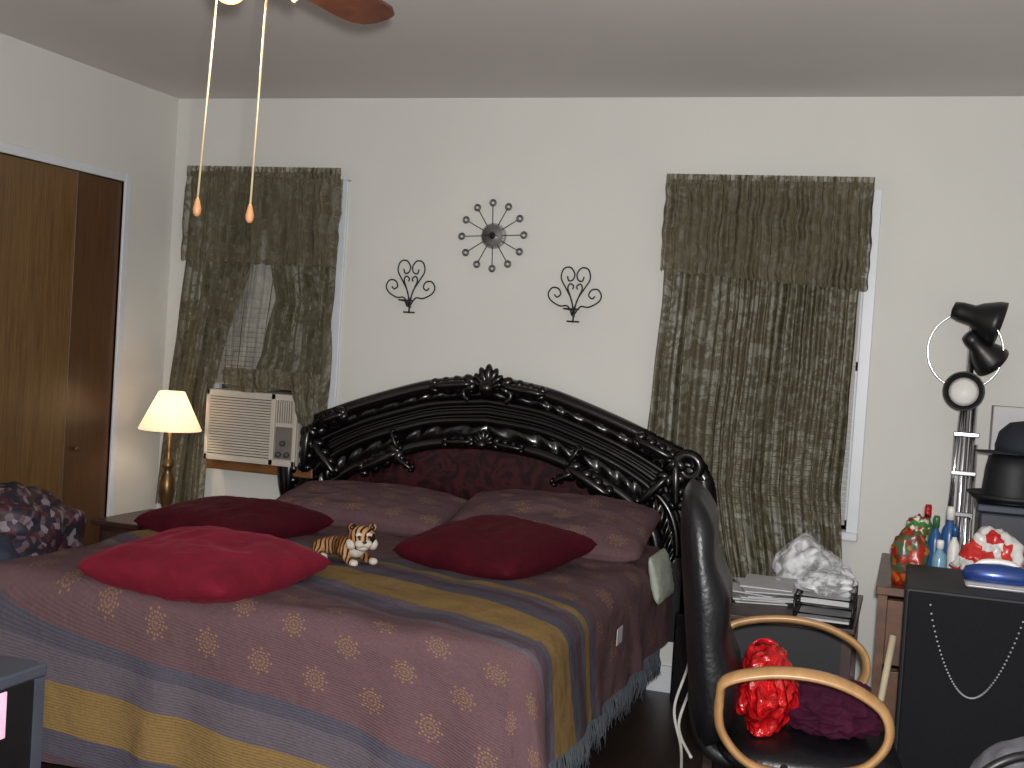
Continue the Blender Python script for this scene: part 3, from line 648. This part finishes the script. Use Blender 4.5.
ellipsoids('hanging_bead_chain',bd,MSIL,g,1)
# floor lamp with spot heads
g=grp('floor_lamp'); px,py=3.95,-.16
tubes('poles',[([(px,py,.02),(px,py,1.82)],.015),([(px-.028,py,.1),(px-.034,py,1.30)],.010),([(px+.030,py,.1),(px+.03,py,1.42)],.012),([(px+.055,py,.1),(px+.045,py,1.25)],.008),([(px-.045,py-.01,.85),(px-.02,py-.01,1.40)],.009)],MCHR,g,12)
lathe('base',[(.11,0),(.11,.015),(.03,.03),(.015,.05)],(px,py,0),MCHR,g)
boxes('clamps',[(px-.045,px+.055,py-.02,py+.02,z,z+.02) for z in (.95,1.12,1.28)],MCHR,g,.004)
def head(c,dr,s=1,nm='spot_head'):
    q=Vector(dr).normalized().to_track_quat('Z','Y').to_matrix().to_4x4()
    lathe(nm,[(.001,-.09*s),(.028*s,-.085*s),(.034*s,-.06*s),(.036*s,-.02*s),(.05*s,.0),(.072*s,.05*s),(.076*s,.075*s),(.070*s,.075*s),(.045*s,.005*s),(.001,0)],c,MBP,g,24,M=q,cap=False)
    lathe(nm+'_bulb',[(.02*s,.0),(.045*s,.03*s),(.055*s,.052*s),(.04*s,.065*s),(.001,.07*s)],c,MWHT,g,20,M=q,cap=False)
head((3.965,-.22,1.77),(.9,-.1,-.25),1.2); head((3.93,-.26,1.46),(-.05,-1,.12),1.05); head((3.985,-.20,1.64),(.5,.3,-.5),1.0)
tubes('arms',[([(px,py,1.75),(3.97,-.2,1.755)],.008),([(px,py,1.5),(3.935,-.2,1.48)],.008),([(px,py,1.62),(4.00,-.17,1.63)],.008)],MBP,g)
tubes('wire_hoop',[([(3.925+.145*cos(2*pi*k/40),-.21,1.63+.155*sin(2*pi*k/40)) for k in range(40)],.0035,True)],MCHR,g,6)
# clutter on the desk
g=grp('gift_bag'); lump('bag',(3.765,-.95,.865),(.062,.055,.115),m_cells('gift_wrap',[(150,30,22),(170,84,26),(90,44,26),(150,112,50),(60,80,50)],34,.3),g,.12,2,2,4,-.8,sq=.8)
lump('bag_neck',(3.785,-.95,.985),(.035,.03,.04),m_cells('gift_top',[(150,30,24),(60,110,50),(200,190,180)],60,.3),g,.3,3,3,4,-.8)
def bottle(name,x,y,z,r,h,mat,cap):
    g=grp(name); lathe('body',[(r,0),(r*1.02,h*.05),(r*1.02,h*.6),(r*.85,h*.7),(r*.4,h*.78),(r*.38,h*.84)],(x,y,z),mat,g,20); lathe('cap',[(r*.5,0),(r*.5,h*.14),(r*.4,h*.18)],(x,y,z+h*.82),cap,g,16)
MBLU=plain('blue_plastic',(36,78,130),.3); MTEAL=plain('pale_blue_plastic',(110,150,172),.25); MGRN=plain('green_plastic',(50,100,62),.35)
bottle('lotion_bottle',3.865,-.93,.775,.026,.17,MTEAL,MWHT); bottle('lotion_bottle',3.915,-.82,.775,.022,.21,MWHT,MBLU); bottle('lotion_bottle',3.85,-.80,.775,.024,.24,MBLU,MGRN); bottle('spray_bottle',3.82,-.72,.775,.025,.27,MGRN,MRED); bottle('soda_bottle',3.90,-.72,.775,.03,.27,MBLU,MWHT)
g=grp('snack_bag'); lump('wrapper',(4.04,-.93,.868),(.115,.09,.115),m_cells('snack_wrap',[(205,202,200),(190,46,40),(210,208,206),(200,198,196),(180,34,34),(205,204,202)],16,.3),g,.28,1.8,21,5,-.78,octv=3,ridge=.2)
g=grp('snack_bag'); lump('wrapper',(4.25,-.90,.888),(.10,.10,.13),m_cells('snack_wrap_b',[(190,42,38),(205,202,198),(200,198,196)],13,.3),g,.28,1.8,25,5,-.8,octv=3,ridge=.2)
g=grp('storage_box'); box('body',4.00,4.40,-.66,-.40,.775,1.03,plain('navy_box',(24,28,44),.5),g,.01); box('lid',3.99,4.41,-.67,-.39,1.03,1.06,plain('box_lid',(30,36,54),.5),g,.006)
g=grp('fedora_hat'); lathe('brim',[(.165,.03),(.17,.034),(.14,.008),(.10,.012)],(4.12,-.54,1.062),MBM,g,40); lathe('crown',[(.11,.0),(.112,.04),(.104,.13),(.095,.17),(.07,.185),(.03,.17),(.001,.165)],(4.12,-.54,1.064),MBM,g,40,cap=False)
g=grp('baseball_cap'); lathe('crown',[(.095,0),(.097,.03),(.085,.08),(.05,.115),(.001,.125)],(4.14,-.54,1.25),plain('cap_cloth',(20,23,36),.8),g,30)
lathe('brim',[(.10,.0),(.102,.003),(.001,.006)],(4.07,-.60,1.252),plain('cap_brim',(18,20,32),.8),g,24)
box('white_carton',4.04,4.26,-.36,-.24,.775,1.42,MPAPER,None,.005)
g=grp('clothes_iron')
lathe('blue_body',[(.001,-.11),(.022,-.10),(.036,-.06),(.04,0),(.036,.06),(.024,.10),(.001,.115)],(4.03,-1.42,.915),plain('metallic_blue',(40,66,130),.25,.4,coat=.4),g,24,M=Matrix.Rotation(pi/2,4,'Y'))
box('sole',3.93,4.14,-1.47,-1.37,.875,.895,MSIL,g,.01,3,True); tubes('handle',[(smoothpts([(3.95,-1.42,.92),(3.98,-1.42,.952),(4.06,-1.42,.955),(4.11,-1.42,.92)],6),.010)],MWHT,g)
g=grp('backpack'); lump('body',(4.05,-2.35,.31),(.19,.15,.34),plain('grey_nylon',(84,84,90),.5,scale=30,bump=.3),g,.1,1.6,31,5,-.9)
tubes('strap',[(smoothpts([(3.90,-2.46,.50),(3.95,-2.5,.62),(4.05,-2.48,.67),(4.13,-2.44,.60)],6),.012)],MBP,g)
g=grp('media_cabinet'); MGR=plain('grey_laminate',(60,64,74),.4); box('body',1.30,1.86,-3.42,-3.16,0,.70,MBP,g,.004); box('top',1.29,1.865,-3.43,-3.15,.70,.73,MGR,g,.006); boxes('edge_strips',[(1.86,1.866,-3.19,-3.16,0,.70),(1.86,1.866,-3.42,-3.40,0,.70)],MGR,g)
box('pink_glow_stand_in',1.861,1.866,-3.39,-3.285,.59,.695,plain('pink_glow_stand_in',(235,190,215),.5),g,.001)  # added slab, its pale pink stands in for a glow at the cabinet
tubes('power_cord',[(smoothpts([(2.93,-.5,.45),(2.95,-.6,.3),(2.93,-.75,.15),(2.99,-.9,.05),(3.03,-1.1,.02)],8),.006),(smoothpts([(2.96,-.5,.45),(2.98,-.66,.25),(2.96,-.8,.1),(3.04,-.95,.03)],8),.006)],MWHT,None)
# ---------------------------------------------------------------- lights
fa=D.lights.new('camera_flash','AREA'); fa.size=.06; fa.energy=160; fa.color=(1,.985,.96); fo=D.objects.new('camera_flash',fa); link(fo)
fo.matrix_world=co.matrix_world.copy(); fo.location=co.location+r2*.03+u2*.07
w=D.worlds.new('world'); C.scene.world=w; w.use_nodes=True; w.node_tree.nodes['Background'].inputs[0].default_value=(.92,.91,.90,1); w.node_tree.nodes['Background'].inputs[1].default_value=.38
